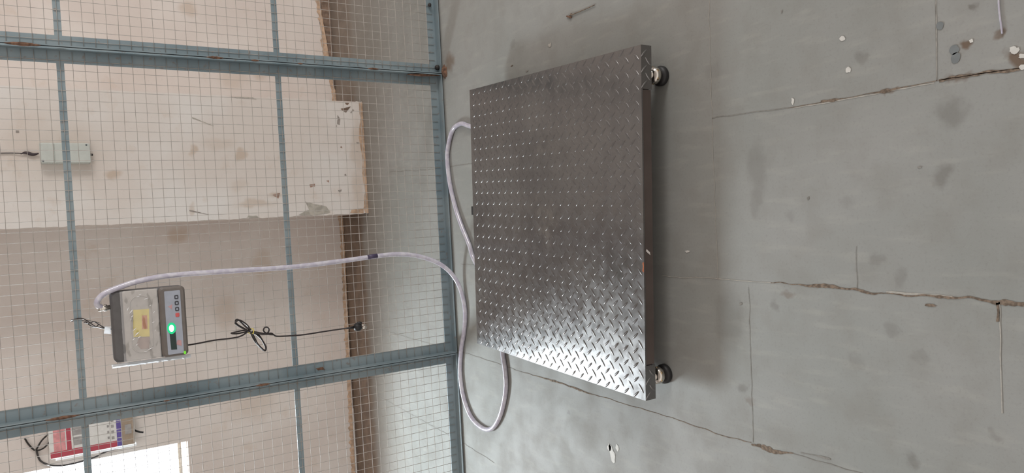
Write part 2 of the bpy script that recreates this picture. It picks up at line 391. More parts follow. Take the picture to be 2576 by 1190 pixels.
# ================================================================== THE SETTING
WY = 4.32      # wall plane
PY = 3.88      # pillar face
rnd = random.Random(4)
def build_floor():
    mb = MB()
    mb.add([(-6,-3,0),(6,-3,0),(6,WY+.1,0),(-6,WY+.1,0),(-6,-3,-.1),(6,-3,-.1),(6,WY+.1,-.1),(-6,WY+.1,-.1)],
           [(0,1,2,3),(4,7,6,5),(0,4,5,1),(1,5,6,2),(2,6,7,3),(3,7,4,0)], M['floor'])
    def strip(pts, wfun, m, z=0.0008, jit=0.002, step=0.012, seed=0):
        r = random.Random(seed); L = []; Rr = []
        P = [Vector((p[0], p[1], 0)) for p in pts]; tot = sum((P[i+1]-P[i]).length for i in range(len(P)-1)); s0 = 0
        for i in range(len(P)-1):
            d = P[i+1]-P[i]; ln = d.length; t = d.normalized(); nrm = Vector((-t.y, t.x, 0)); k = max(1, int(ln/step))
            for j in range(k+(i == len(P)-2)):
                q = P[i]+d*(j/k); u = (s0+ln*j/k)/tot; w_ = wfun(u)
                c = q+nrm*(noise.noise(Vector((q.x*25+seed, q.y*25, seed)))*jit*2)
                a = w_*(0.5+0.5*abs(noise.noise(Vector((q.x*60, q.y*60, 3+seed))))*2)+r.random()*jit*.3
                b = w_*(0.5+0.5*abs(noise.noise(Vector((q.x*60, q.y*60, 9+seed))))*2)+r.random()*jit*.3
                L.append(c+nrm*a); Rr.append(c-nrm*b)
            s0 += ln
        vs = [(p.x, p.y, z) for p in L]+[(p.x, p.y, z) for p in Rr]; n = len(L)
        mb.add(vs, [(i, n+i, n+i+1, i+1) for i in range(n-1)], m)
    bump = lambda u, c, w_: math.exp(-((u-c)/w_)**2)
    # joints running away from the viewer
    strip([(-.195,1.55),(-.192,1.34),(-.196,1.165)], lambda u: .0008, M['crack_light'], seed=1)
    strip([(-.196,1.165),(-.196,1.085),(-.1968,.99),(-.2057,.897),(-.2038,.811),(-.2036,.732),(-.2057,.682),(-.208,.61),(-.21,.5)],
          lambda u: .0006+.0060*bump(u,.22,.06)+.003*bump(u,.36,.05)+.0025*bump(u,.62,.10)+.0055*bump(u,.80,.05), M['crack'], jit=.003, step=.005, seed=2)
    strip([(-.203,.87),(-.2015,.80),(-.203,.735)], lambda u: .0035, M['crack_light'], z=.0006, seed=12)
    strip([(-.19,2.8),(-.195,2.45)], lambda u: .0008, M['crack_grey'], seed=31)
    strip([(-.586,2.9),(-.594,2.565),(-.6025,2.353)], lambda u: .0012, M['crack_grey'], seed=3)
    strip([(-.6025,2.353),(-.602,2.114),(-.6094,1.951),(-.611,1.765),(-.6146,1.519),(-.6215,1.369),(-.620,1.248)],
          lambda u: .0009+.003*bump(u,.2,.08)+.003*bump(u,.34,.05), M['crack'], jit=.002, seed=4)
    strip([(-.620,1.248),(-.621,1.19),(-.616,1.12)], lambda u: .0015+.007*bump(u,.45,.3), M['crack'], jit=.003, step=.005, seed=5)
    strip([(-.607,1.10),(-.603,1.02)], lambda u: .001+.003*bump(u,.8,.2), M['crack_grey'], seed=6)
    strip([(-.616,1.12),(-.615,.96),(-.62,.8),(-.62,.5)], lambda u: .0009, M['crack_grey'], seed=7)
    strip([(.24,1.33),(.229,1.097)], lambda u: .0008, M['crack_grey'], seed=8)
    strip([(.229,1.097),(.2277,.992),(.2272,.853),(.228,.755),(.2286,.717),(.2233,.598),(.22,.45)],
          lambda u: .0007+.003*bump(u,.18,.03)+.0025*bump(u,.38,.04), M['crack'], jit=.0008, step=.006, seed=9)
    strip([(.2265,1.08),(.2252,.992),(.2247,.853),(.2255,.755)], lambda u: .0014, M['crack_light'], z=.0006, jit=.0006, seed=10)  # painted highlight beside the dark shadow line of the stepped joint
    strip([(.2286,.745),(.2275,.70),(.2233,.598)], lambda u: .003, M['crack'], jit=.003, step=.005, seed=11)
    strip([(-.98,3.9),(-.999,3.27),(-1.005,3.03),(-1.01,2.847),(-1.028,2.6)], lambda u: .0011, M['crack_grey'], seed=13)
    strip([(-.586,3.9),(-.59,3.3),(-.588,2.95)], lambda u: .0009, M['crack_grey'], seed=14)
    # cross joints
    strip([(.60,.744),(.387,.745),(.309,.7467),(.228,.7487)], lambda u: .0008, M['crack_light'], jit=.0006, seed=15)
    strip([(.60,.7455),(.387,.7465),(.309,.7482),(.228,.7502)], lambda u: .0007, M['crack_grey'], jit=.0006, seed=25)
    strip([(-.21,1.234),(-.394,1.238),(-.617,1.241)], lambda u: .0006, M['crack_grey'], seed=16)
    strip([(-.207,.651),(-.313,.652),(-.42,.653)], lambda u: .0014, M['crack_light'], jit=.001, seed=17)
    strip([(-.209,.655),(-.245,.655)], lambda u: .003, M['crack'], jit=.002, seed=27)
    strip([(-.103,.934),(-.196,.937)], lambda u: .0006, M['crack_grey'], seed=18)
    strip([(.2795,3.544),(.251,3.109),(.2414,2.677),(.24,2.5)], lambda u: .0011, M['crack_grey'], seed=19)
    strip([(.63,1.32),(.228,1.33),(-.195,1.335)], lambda u: .0005, M['crack_light'], seed=20)
    # spilt paint, spots and chips
    def splat(x, y, rx, ry, m, seed, n=18, rag=.35, z=.001, rot=0):
        r = random.Random(seed); poly = []
        for k in range(n):
            a = 2*PI*k/n; q = 1+rag*1.3*noise.noise(Vector((math.cos(a)*1.4+seed, math.sin(a)*1.4, seed*.37)))+.08*(r.random()-.5); u, v = rx*q*math.cos(a), ry*q*math.sin(a)
            poly.append((x+u*math.cos(rot)-v*math.sin(rot), y+u*math.sin(rot)+v*math.cos(rot)))
        mb.flat_xy(poly, z, m)
    splat(-.795,1.815,.030,.012,M['white_paint'],1,rot=.3); splat(-.775,1.83,.013,.009,M['white_paint'],2); splat(-.765,1.79,.010,.008,M['white_paint'],22)
    splat(.359,.947,.006,.006,M['white_paint'],3); splat(.288,.936,.0065,.006,M['white_paint'],4); splat(.243,1.08,.008,.004,M['white_paint'],5)
    splat(.292,.684,.0035,.0035,M['white_paint'],6); splat(.258,.612,.006,.008,M['white_paint'],7,rag=.6); splat(.245,.60,.004,.006,M['white_paint'],8,rag=.6)
    splat(.225,.60,.005,.007,M['white_paint'],9,rag=.5); splat(.41,.742,.005,.004,M['white_paint'],44,rag=.5)
    splat(.335,.74,.008,.007,M['blue_spot'],10,rag=.1); splat(.282,.715,.009,.009,M['blue_spot'],11,rag=.1); splat(.266,.713,.010,.009,M['blue_spot'],12,rag=.1)
    splat(-.223,.779,.003,.011,M['crack'],13); splat(-.255,1.262,.004,.005,M['crack_grey'],14)
    splat(.23,1.00,.003,.008,M['crack'],15); splat(.228,.855,.003,.012,M['crack'],16); splat(.44,.622,.004,.015,M['crack_grey'],17)
    splat(.46,1.10,.003,.003,M['crack_grey'],33); splat(.06,.79,.002,.005,M['crack_grey'],34); splat(.01,1.05,.004,.003,M['crack_grey'],35)
    splat(-.62,.89,.003,.018,M['scuff_brown'],36); splat(.60,2.05,.006,.010,M['crack_light'],37,rag=.7); splat(.54,2.2,.003,.010,M['crack_grey'],38)
    splat(.58,2.30,.002,.009,M['crack'],39); splat(-.12,1.44,.003,.01,M['white_paint'],40,rag=.6)
    return mb.build('floor')
struct(build_floor())

def ragged(pts, amp, step, seed):
    """closed outline with chipped edges"""
    out = []; n = len(pts)
    for i in range(n):
        a = Vector(pts[i][:2]); b = Vector(pts[(i+1) % n][:2]); am = pts[i][2] if len(pts[i]) > 2 else amp
        d = b-a; k = max(1, int(d.length/step)); t = d.normalized() if d.length else Vector((1,0)); nr = Vector((-t.y, t.x))
        for j in range(k):
            q = a+d*j/k; e = noise.noise(Vector((q.x*18, q.y*18, seed)))*1.2+noise.noise(Vector((q.x*70, q.y*70, seed+5)))*.6
            out.append(tuple(q+nr*e*am) if j else tuple(a))
    return out
def build_wall():
    mb = MB(); T = .22
    wx0, wx1, wz0, wz1 = -2.75, -1.14, .962, 2.06
    y0 = WY+.014
    mb.box(-6, wx0, y0, y0+T, 0, 4.2, M['mortar']); mb.box(wx1, 6, y0, y0+T, 0, 4.2, M['mortar'])
    mb.box(wx0, wx1, y0, y0+T, 0, wz0, M['plaster']); mb.box(wx0, wx1, y0, y0+T, wz1, 4.2, M['plaster'])
    # plaster coat, its lower edge broken off just above the ground
    low = [(.2,.000),(.0,.006),(-.17,.004),(-.5,.006),(-.82,.012),(wx1,.018)]
    def coat(x0, x1, base, seed, top=4.2):
        n = int((x1-x0)/.02); vs = []; fs = []
        for i in range(n+1):
            x = x0+(x1-x0)*i/n
            zb = base(x)+.010+.016*noise.noise(Vector((x*14, seed, 0)))+.008*noise.noise(Vector((x*60, seed, 2)))
            vs += [(x, WY, zb), (x, WY, top), (x, y0, zb)]
        for i in range(n):
            a = i*3; b = a+3
            fs += [(a, b, b+1, a+1), (a+2, b+2, b, a)]
        mb.add(vs, fs, M['plaster'])
    def lerp(pts, x):
        for (a, za), (b, zb) in zip(pts, pts[1:]):
            if a <= x <= b: return za+(zb-za)*(x-a)/(b-a)
        return pts[0][1] if x < pts[0][0] else pts[-1][1]
    base = lambda x: lerp([(-6,.03),(-1.3,.022),(-.82,.014),(-.17,.006),(.07,.006),(.7,.0),(.82,.004),(.96,.026),(1.16,.045),(1.4,.075),(2,.08)], x)
    coat(wx1, 6, base, 1.7); coat(-6, wx0, base, 5.5)
    mb.add([(wx0,WY,0.03),(wx1,WY,0.03),(wx1,WY,wz0),(wx0,WY,wz0)], [(0,1,2,3)], M['plaster'])
    mb.add([(wx0,WY,wz1),(wx1,WY,wz1),(wx1,WY,4.2),(wx0,WY,4.2)], [(0,1,2,3)], M['plaster'])
    for (a, b, c, d) in (((wx0,WY,wz0),(wx1,WY,wz0),(wx1,y0,wz0),(wx0,y0,wz0)), ((wx1,WY,wz0),(wx1,WY,wz1),(wx1,y0,wz1),(wx1,y0,wz0)),
                         ((wx0,WY,wz0),(wx0,y0,wz0),(wx0,y0,wz1),(wx0,WY,wz1))):
        mb.add([a, b, c, d], [(0,1,2,3)], M['plaster'])
    # rusty brown rim along the broken edge
    n = 320; vs = []; fs = []
    for i in range(n+1):
        x = -2.0+4.2*i/n; zb = base(x)
        h = .010+.020*max(0, noise.noise(Vector((x*5, 7, 1))))+.014*noise.noise(Vector((x*45, 3, 4)))
        vs += [(x, WY-.003, zb-.004+.004*noise.noise(Vector((x*50, 8, 4)))), (x, WY-.002, zb+h+.01)]
    for i in range(n): fs.append((2*i, 2*i+2, 2*i+3, 2*i+1))
    mb.add(vs, fs, M['rust_rim'])
    return mb.build('wall_back')
struct(build_wall())

def build_pillar():
    mb = MB(); x0, x1 = .070, .706
    mb.box(x0+.010, x1-.010, PY+.012, WY+.02, 0, 4.2, M['mortar'])
    # front coat of plaster with chipped arrises
    L = []; Rr = []; zs = [0.0]
    z = 0.0
    while z < 4.2: z += .012; zs.append(min(z, 4.2))
    for z in zs:
        l = .0035*noise.noise(Vector((z*30, 1, 0)))+.004*max(0, noise.noise(Vector((z*9, 2, 0))))
        r = .004*noise.noise(Vector((z*34, 5, 0)))+.005*max(0, noise.noise(Vector((z*8, 6, 0))))
        if z < 1.0: l *= 1.6; r *= 1.8
        r += .028*math.exp(-((z-.088)/.016)**2)+.010*math.exp(-((z-.62)/.02)**2)+.006*math.exp(-((z-.05)/.012)**2)+.010*math.exp(-((z-.16)/.03)**2)
        l += .008*math.exp(-((z-.36)/.04)**2)+.006*math.exp(-((z-.64)/.02)**2)
        L.append(x0+l); Rr.append(x1-r)
    n = len(zs); zb = .004
    vs = [(L[i], PY, max(zs[i], zb)) for i in range(n)]+[(Rr[i], PY, max(zs[i], zb)) for i in range(n)]
    vs += [(L[i], PY+.014, max(zs[i], zb)) for i in range(n)]+[(Rr[i], PY+.014, max(zs[i], zb)) for i in range(n)]
    fs = []
    for i in range(n-1):
        fs += [(i, n+i, n+i+1, i+1), (2*n+i, i, i+1, 2*n+i+1), (n+i, 3*n+i, 3*n+i+1, n+i+1)]
    mb.add(vs, fs, M['pillar'])
    # side coats
    for x in (x0+.006, x1-.006):
        mb.box(x-.006, x+.006, PY+.016, WY, .03, 4.2, M['plaster'])
    # brown crust at the foot and along the lower corners
    for (poly, m, sd) in (
        ([(x0+.002,.0),(x1-.004,.0),(x1-.006,.022),(.60,.020),(.50,.034),(.36,.018),(.30,.026),(.2,.016),(.10,.03),(x0+.004,.022)], M['rust_rim'], 3),
        ([(x0+.003,.03),(.10,.03),(.095,.10),(x0+.006,.11)], M['rust_rim'], 4),
        ([(.085,.225),(.118,.245),(.150,.36),(.105,.34),(.078,.40),(.074,.30)], M['grey_mortar'], 5),
        ([(.073,.60),(.084,.62),(.086,.66),(.073,.67)], M['grey_mortar'], 6),
        ([(.692,.58),(.702,.60),(.702,.72),(.694,.68)], M['grey_mortar'], 7),
        ([(.64,.10),(.675,.07),(.66,.13)], M['mortar'], 8),
        # scuffs
        ([(.60,.15),(.625,.15),(.600,.135),(.57,.14),(.575,.155)], M['scratch'], 9), ([(.540,.165),(.57,.155),(.565,.16)], M['scratch'], 10),
        ([(.200,.155),(.210,.150),(.205,.172),(.195,.165)], M['scratch'], 11), ([(.440,.132),(.452,.138),(.445,.146)], M['scuff_brown'], 12),
        ([(.285,.118),(.298,.122),(.29,.132)], M['scratch'], 13), ([(.120,.94),(.126,.94),(.100,.85),(.097,.852)], M['scratch'], 14),
        ([(.585,.90),(.590,.90),(.55,.80),(.546,.803)], M['grey_mortar'], 15), ([(.655,.05),(.66,.06),(.64,.075),(.637,.07)], M['scratch'], 16),
        ([(.498,1.620),(.508,1.620),(.508,1.632),(.498,1.632)], M['scratch'], 17), ([(.47,.03),(.476,.05),(.468,.048)], M['scratch'], 18),
        ([(.42,.032),(.426,.052),(.418,.05)], M['scratch'], 19), ([(.23,.30),(.245,.30),(.24,.33),(.225,.325)], M['scuff_brown'], 20),
        ([(.25,.22),(.262,.22),(.26,.235)], M['scuff_brown'], 21), ([(.17,.50),(.20,.49),(.19,.53)], M['scuff_brown'], 22)):
        p = ragged(poly, .003, .008, sd)
        mb.add([(a, PY-.0015, max(b, .001)) for a, b in p], [tuple(range(len(p)))], m)
    return mb.build('wall_pillar')
struct(build_pillar(), 'white plastered pillar with chipped edges standing out from the wall')

# window at the left of the back wall
def build_window():
    wx0, wx1, wz0, wz1 = -2.75, -1.14, .962, 2.06
    r = bpy.data.objects.new('window_1', None); C.objects.link(r); r.location = (-1.95, WY+.1, wz0); r['kind'] = 'structure'
    f = MB(); y0, y1 = WY+.05, WY+.09
    f.box(wx0, wx1, y0, y1, .990, 1.008, M['win_frame']); f.box(wx0, wx1, y0, y1, wz1-.03, wz1, M['win_frame'])
    f.box(wx1-.004, wx1, y0, y1, wz0, wz1-.03, M['win_frame']); f.box(wx0, wx0+.03, y0, y1, wz0, wz1-.03, M['win_frame'])
    f.box(-1.98, -1.95, y0, y1, 1.008, wz1-.03, M['win_frame'])
    f.build('window_frame', r)
    for (a, b, c, d) in ((wx0+.03, -1.98, 1.008, wz1-.03), (-1.95, wx1-.004, 1.008, wz1-.03)):
        g = MB(); g.box(a, b, WY+.068, WY+.072, c, d, M['glass']); g.build('pane', r)
build_window()

# ================================================================== WIRE MESH PARTITION
FY = 2.910
PX = .0345; PZ = .037
def mesh_panel(x0, x1, label, seam_l, seam_r):
    """x0..x1: clear outline of one welded panel; angle-iron stiles at both sides"""
    r = root('mesh_panel', label, 'fence panel', ((x0+x1)/2, FY, 0), 'welded mesh panels of the partition')
    top = 2.05; g = .0015; fl = .046; web = .040; t = .004
    def stile(x, s):      # s = +1: flange runs to +x from the seam at x
        m = MB(); a, b = (x+g, x+g+fl) if s > 0 else (x-g-fl, x-g)
        m.box(a, b, FY, FY+t, .006, top, M['steel'])
        wa, wb = (x+g, x+g+t) if s > 0 else (x-g-t, x-g)
        m.box(wa, wb, FY-web, FY, .006, top, M['steel'])
        return m.build('stile', r)
    stile(x0, 1); stile(x1, -1)
    b = MB(); b.box(x0+g+.0041, x1-g-.0041, FY-.0002, FY+t-.0004, .010, .046, M['steel']); b.box(x0+g+.0041, x1-g-.0041, FY-web, FY-.0002, .006, .010, M['steel'])
    b.build('bottom_rail', r)
    tp = MB(); tp.box(x0+g+fl, x1-g-fl, FY, FY+t, top-.04, top, M['steel']); tp.build('top_rail', r)
    for z0, z1 in ((.709, .731), (1.446, 1.469)):
        c = MB(); c.box(x0+g+fl, x1-g-fl, FY+.0002, FY+.0045, z0, z1, M['steel']); c.build('crossbar', r)
    w_ = MB(); rd = .00095; k0 = math.ceil((x0+.012)/PX); k1 = math.floor((x1-.012)/PX)
    rr = random.Random(int(x0*100))
    for k in range(k0, k1+1):
        x = k*PX+.004; n = 9
        pts = [(x+.0009*noise.noise(Vector((x*30, i*.9, 1))), FY-.0022, .02+(top-.04)*i/n) for i in range(n+1)]
        w_.tube(pts, rd, M['wire'], n=5)
    z = .052
    while z < top-.01:
        n = 24
        pts = [(x0+.008+(x1-x0-.016)*i/n, FY-.0046, z+.0011*noise.noise(Vector((i*1.3+x0*9, z*40, 2)))) for i in range(n+1)]
        w_.tube(pts, rd, M['wire'], n=5); z += PZ
    w_.build('wire_mesh', r)
    return r
SL, SR = -.596, .663
pl_ = mesh_panel(SL-1.264, SL, 'grey-blue framed wire mesh panel at the left, in front of the bright window', 0, 0)
pm_ = mesh_panel(SL, SR, 'grey-blue framed wire mesh panel in the middle, with the weighing indicator hung on it', 0, 0)
pr_ = mesh_panel(SR, SR+1.264, 'grey-blue framed wire mesh panel at the right, beyond the post with the rusty foot', 0, 0)
def weld(parent, x, z, ln, w_=.006, seed=0, foot=False):
    m = MB(); n = 12
    pts = [(x+.0012*noise.noise(Vector((i*.8, seed, 0))), FY-.040, z-ln/2+ln*i/n) for i in range(n+1)]
    m.tube(pts, w_, M['weld'], n=8, rfun=lambda u: .0012+w_*max(0.05, math.sin(PI*u))*(.8+.3*noise.noise(Vector((u*7, seed, 2)))))
    return m.build('weld', parent)
for z, ln, w_ in ((1.56, .10, .007), (.96, .06, .005), (.815, .03, .003), (.64, .02, .0025), (.33, .05, .004)): weld(pm_, SR, z, ln, w_, int(z*50))
for z, ln, w_ in ((1.52, .10, .006), (.86, .055, .005), (1.2, .02, .002)): weld(pl_, SL, z, ln, w_, int(z*70))
for x, z, l_ in ((SL+.018, .62, .04),):
    m = MB(); m.prism_xz(ragged([(x-.006, z-l_/2), (x+.007, z-l_/2+.01), (x+.006, z+l_/2), (x-.005, z+l_/2-.01)], .003, .006, 3), FY-.0008, FY, M['weld']); m.build('rust_patch', pm_)
m = MB(); m.tube([(SR-.012, FY-.031, .17+.0), (SR-.01, FY-.031, .10), (SR-.006, FY-.031, .015)], .006, M['weld'], n=8, rfun=lambda u: .001+.006*math.sin(PI*min(1, .1+u)*.9)); m.build('rust_patch', pm_)
# hook-shaped bolt on the foot of the right post
m = MB(); m.lathe([(.011,0),(.012,.004),(.012,.010),(.008,.015),(.003,.017)], M['plate_under'], (SR+.030, FY-.020, .012), n=10); m.build('bolt', pr_)
m = MB(); m.lathe([(.008,0),(.009,.006),(.004,.012)], M['plate_under'], (SR+.31, FY-.012, .030), n=10); m.build('bolt', pr_)
# crumbly rust and mortar at the foot
def foot_lump(x, y, rx, ry, h, m_, nm, label):
    m = MB(); vs = [(x, y, h)]; fs = []; R_ = 5; N = 20
    for i in range(1, R_+1):
        for k in range(N):
            a = 2*PI*k/N; q = i/R_; e = 1+.35*noise.noise(Vector((math.cos(a)*2, math.sin(a)*2, x)))
            zz = 0.0005 if i == R_ else max(.0006, h*(1-q*q)*(1+.6*noise.noise(Vector((math.cos(a)*q*4, math.sin(a)*q*4, 3)))))
            vs.append((x+rx*q*e*math.cos(a), y+ry*q*e*math.sin(a), zz))
    for k in range(N): fs.append((0, 1+k, 1+(k+1) % N))
    for i in range(R_-1):
        for k in range(N): a = 1+i*N; b = a+N; fs.append((a+k, b+k, b+(k+1) % N, a+(k+1) % N))
    m.add(vs, fs, m_, True); o = m.build(nm); tag(o, label, 'mortar lump'); return o
foot_lump(SR+.004, FY-.058, .030, .022, .014, M['weld'], 'mortar_lump', 'small rusty mortar lump on the floor at the foot of the right post')

# ================================================================== WEIGHING PLATFORM
def build_platform():
    cx, cy, rot = -.0167, 1.9809, -.0498; W, D, H = 1.0, .971, .113
    r = root('platform_scale', 'low square weighing platform of dark grey tread plate on chromed feet', 'weighing scale', (cx, cy, 0))
    r.rotation_euler = (0, 0, rot)
    Z = Vector((0, 0, 0)); hx, hy = W/2, D/2
    # top plate with raised lozenge bars
    m = MB(); t = .005; zt = H-.0012
    m.box(-hx, hx, -hy, hy, zt-t, zt, M['tread'])
    p = .0425; bl = .0160; bw = .0036; bh = .0018
    def bar(x, y, a, zf=None):
        segs = 6; c, s_ = math.cos(a), math.sin(a); top_ = []; vs = []; fs = []
        for i in range(segs+1):
            u = -1+2*i/segs; wd = bw*math.sqrt(max(0.02, 1-u*u)); hh = bh*(1-u**4*.8)
            for (v, h_) in ((-wd, 0), (-wd*.5, hh*.85), (0, hh), (wd*.5, hh*.85), (wd, 0)):
                lx, ly = u*bl, v
                X_, Y_ = x+lx*c-ly*s_, y+lx*s_+ly*c
                vs.append((X_, Y_, zt+h_) if zf is None else (X_, -hy-h_-zf[1], zf[0]+Y_))
        for i in range(segs):
            for k in range(4): a0 = i*5+k; fs.append((a0, a0+5, a0+6, a0+1))
        m.add(vs, fs, M['tread'], True)
    nx = int(W/p); ny = int(D/p)
    for i in range(-nx, nx+1):
        for j in range(-ny, ny+1):
            for (ox, oy, a) in ((0, 0, .72), (p/2, p/2, -.85)):
                x, y = i*p+ox, j*p+oy
                if abs(x) < hx-.008 and abs(y) < hy-.008: bar(x, y, a)
    m.build('top_plate', r, Z)
    # folded skirt: tread pattern at the corners, plain between
    zs0, zs1 = .075, H-.0062
    s_ = MB(); s_.box(-hx+.1025, hx-.1225, -hy+.002, -hy+.006, zs0, zs1, M['plate_plain'])
    s_.box(-hx+.105, hx-.125, hy-.006, hy-.002, zs0, zs1, M['plate_plain'])
    s_.box(-hx+.002, -hx+.006, -hy+.105, hy-.105, zs0, zs1, M['plate_plain']); s_.box(hx-.006, hx-.002, -hy+.105, hy-.105, zs0, zs1, M['plate_plain'])
    s_.build('side_skirt', r, Z)
    for sx in (-1, 1):
        for sy in (-1, 1):
            ln = .10 if sx < 0 else .12
            m = MB(); a, b = (-hx, -hx+ln) if sx < 0 else (hx-ln, hx)
            ya, yb = (-hy, -hy+.005) if sy < 0 else (hy-.005, hy)
            m.box(a, b, ya, yb, zs0-.002, zs1, M['tread'])
            xa, xb = (-hx, -hx+.005) if sx < 0 else (hx-.005, hx)
            yc, yd = (-hy+.0052, -hy+.1) if sy < 0 else (hy-.1, hy-.0052)
            m.box(xa, xb, yc, yd, zs0-.002, zs1, M['tread'])
            if sy < 0:
                i = 0; x = a+.012
                while x < b-.010:
                    bar(x, (.010 if i % 2 else .026)-.0, PI/4 if i % 2 else -PI/4, (zs0, 0)); x += p/2; i += 1
            m.build('corner_plate', r, Z)
    # load cells and inner frame under the plate
    u = MB()
    for sx in (-1, 1):
        u.box(min(sx*(hx-.035), sx*(hx-.075)), max(sx*(hx-.035), sx*(hx-.075)), -hy+.04, hy-.04, .052, zs1-.001, M['plate_under'])
    for sy in (-1, 1):
        u.box(-hx+.0755, hx-.0755, min(sy*(hy-.035), sy*(hy-.075)), max(sy*(hy-.035), sy*(hy-.075)), .052, zs1-.001, M['plate_under'])
    u.build('under_frame', r, Z)
    for sx in (-1, 1):
        for sy in (-1, 1):
            fx = -hx+.055 if sx < 0 else hx-.075
            fy = sy*(hy-.033)
            f_ = MB(); f_.lathe([(.027,0),(.029,.003),(.029,.012),(.026,.018),(.018,.021)], M['black'], (fx, fy, 0), n=28)
            fo = f_.build('foot', r, Z)
            c = MB(); c.lathe([(.018,.0205),(.024,.024),(.0255,.034),(.022,.044),(.015,.048),(.011,.052),(.011,.072)], M['chrome'], (fx, fy, 0), n=24)
            c.lathe([(.0255,.033),(.0262,.035),(.0262,.038),(.0250,.040)], M['brass'], (fx, fy, 0), n=6, smooth=False)
            cc = c.build('levelling_screw', fo, Z)
    # scuffs on the front edge
    m = MB(); z0 = zs0
    q = [(-.085,z0+.010),(-.076,z0+.012),(-.066,z0+.024),(-.072,z0+.027),(-.078,z0+.020)]
    m.add([(x, -hy+.0014, z) for x, z in ragged(q, .001, .004, 2)], [tuple(range(len(ragged(q, .001, .004, 2))))], M['white_scratch'])
    m.add([(-.132,-hy-.0004,H-.001),(-.102,-hy-.0004,H-.001),(-.105,-hy+.006,H-.0004),(-.115,-hy+.003,H-.0004),(-.128,-hy+.007,H-.0004)], [(0,1,2,3,4)], M['orange_scuff'])
    m.build('paint_scuff', r, Z)
    # black cable gland behind
    g = MB(); g.box(.012, .046, hy-.002, hy+.046, .060, .094, M['black']); g.lathe([(.013,0),(.013,.010),(.011,.014)], M['black'], (.046,hy+.030,.078), axis='X', n=12)
    g.build('cable_gland', r, Z)
    return r
build_platform()

# ================================================================== HOSE
HR = .0098
def build_hose():
    r = root('cable_conduit', 'milky lilac braided hose looping from the indicator down to the platform', 'hose', (-.24, 2.86, 0))
    a = [(-.232,2.845,1.388),(-.222,2.838,1.398),(-.206,2.832,1.396),(-.186,2.832,1.376),(-.170,2.836,1.335),(-.152,2.842,1.264),(-.142,2.850,1.16),(-.143,2.852,.983),
         (-.147,2.855,.736),(-.140,2.858,.537),(-.131,2.855,.39),(-.128,2.85,.291),(-.140,2.84,.199),(-.175,2.83,.106),(-.228,2.815,.045),(-.298,2.790,.016),
         (-.393,2.768,HR),(-.483,2.785,HR),(-.576,2.824,HR),(-.687,2.846,HR),(-.791,2.826,HR),(-.868,2.762,HR),(-.894,2.661,HR),(-.872,2.578,HR),
         (-.797,2.506,HR),(-.690,2.458,HR),(-.609,2.456,HR),(-.538,2.467,HR),(-.44,2.45,HR),(-.33,2.48,HR),(-.25,2.57,HR),(-.166,2.663,HR),(-.103,2.698,HR),
         (-.017,2.760,HR),(.064,2.806,HR),(.172,2.846,HR),(.280,2.856,HR),(.348,2.834,HR),(.403,2.785,HR),(.417,2.715,HR),(.400,2.65,HR),(.37,2.55,HR),(.32,2.44,HR),(.25,2.39,.014),(.19,2.40,.025),(.15,2.445,.040),(.115,2.484,.062),(.085,2.494,.076),(.058,2.494,.078)]
    m = MB(); P = smooth_path(a, 10)
    m.tube(P, HR, M['hose'], n=14)
    m.build('hose', r)
    b = MB()   # dark band
    b.tube([(-.1318,2.8556,.412),(-.1305,2.8552,.39),(-.1295,2.8545,.368)], HR+.0006, M['hose_band'], n=12); b.build('tape_band', r)
    return r
build_hose()

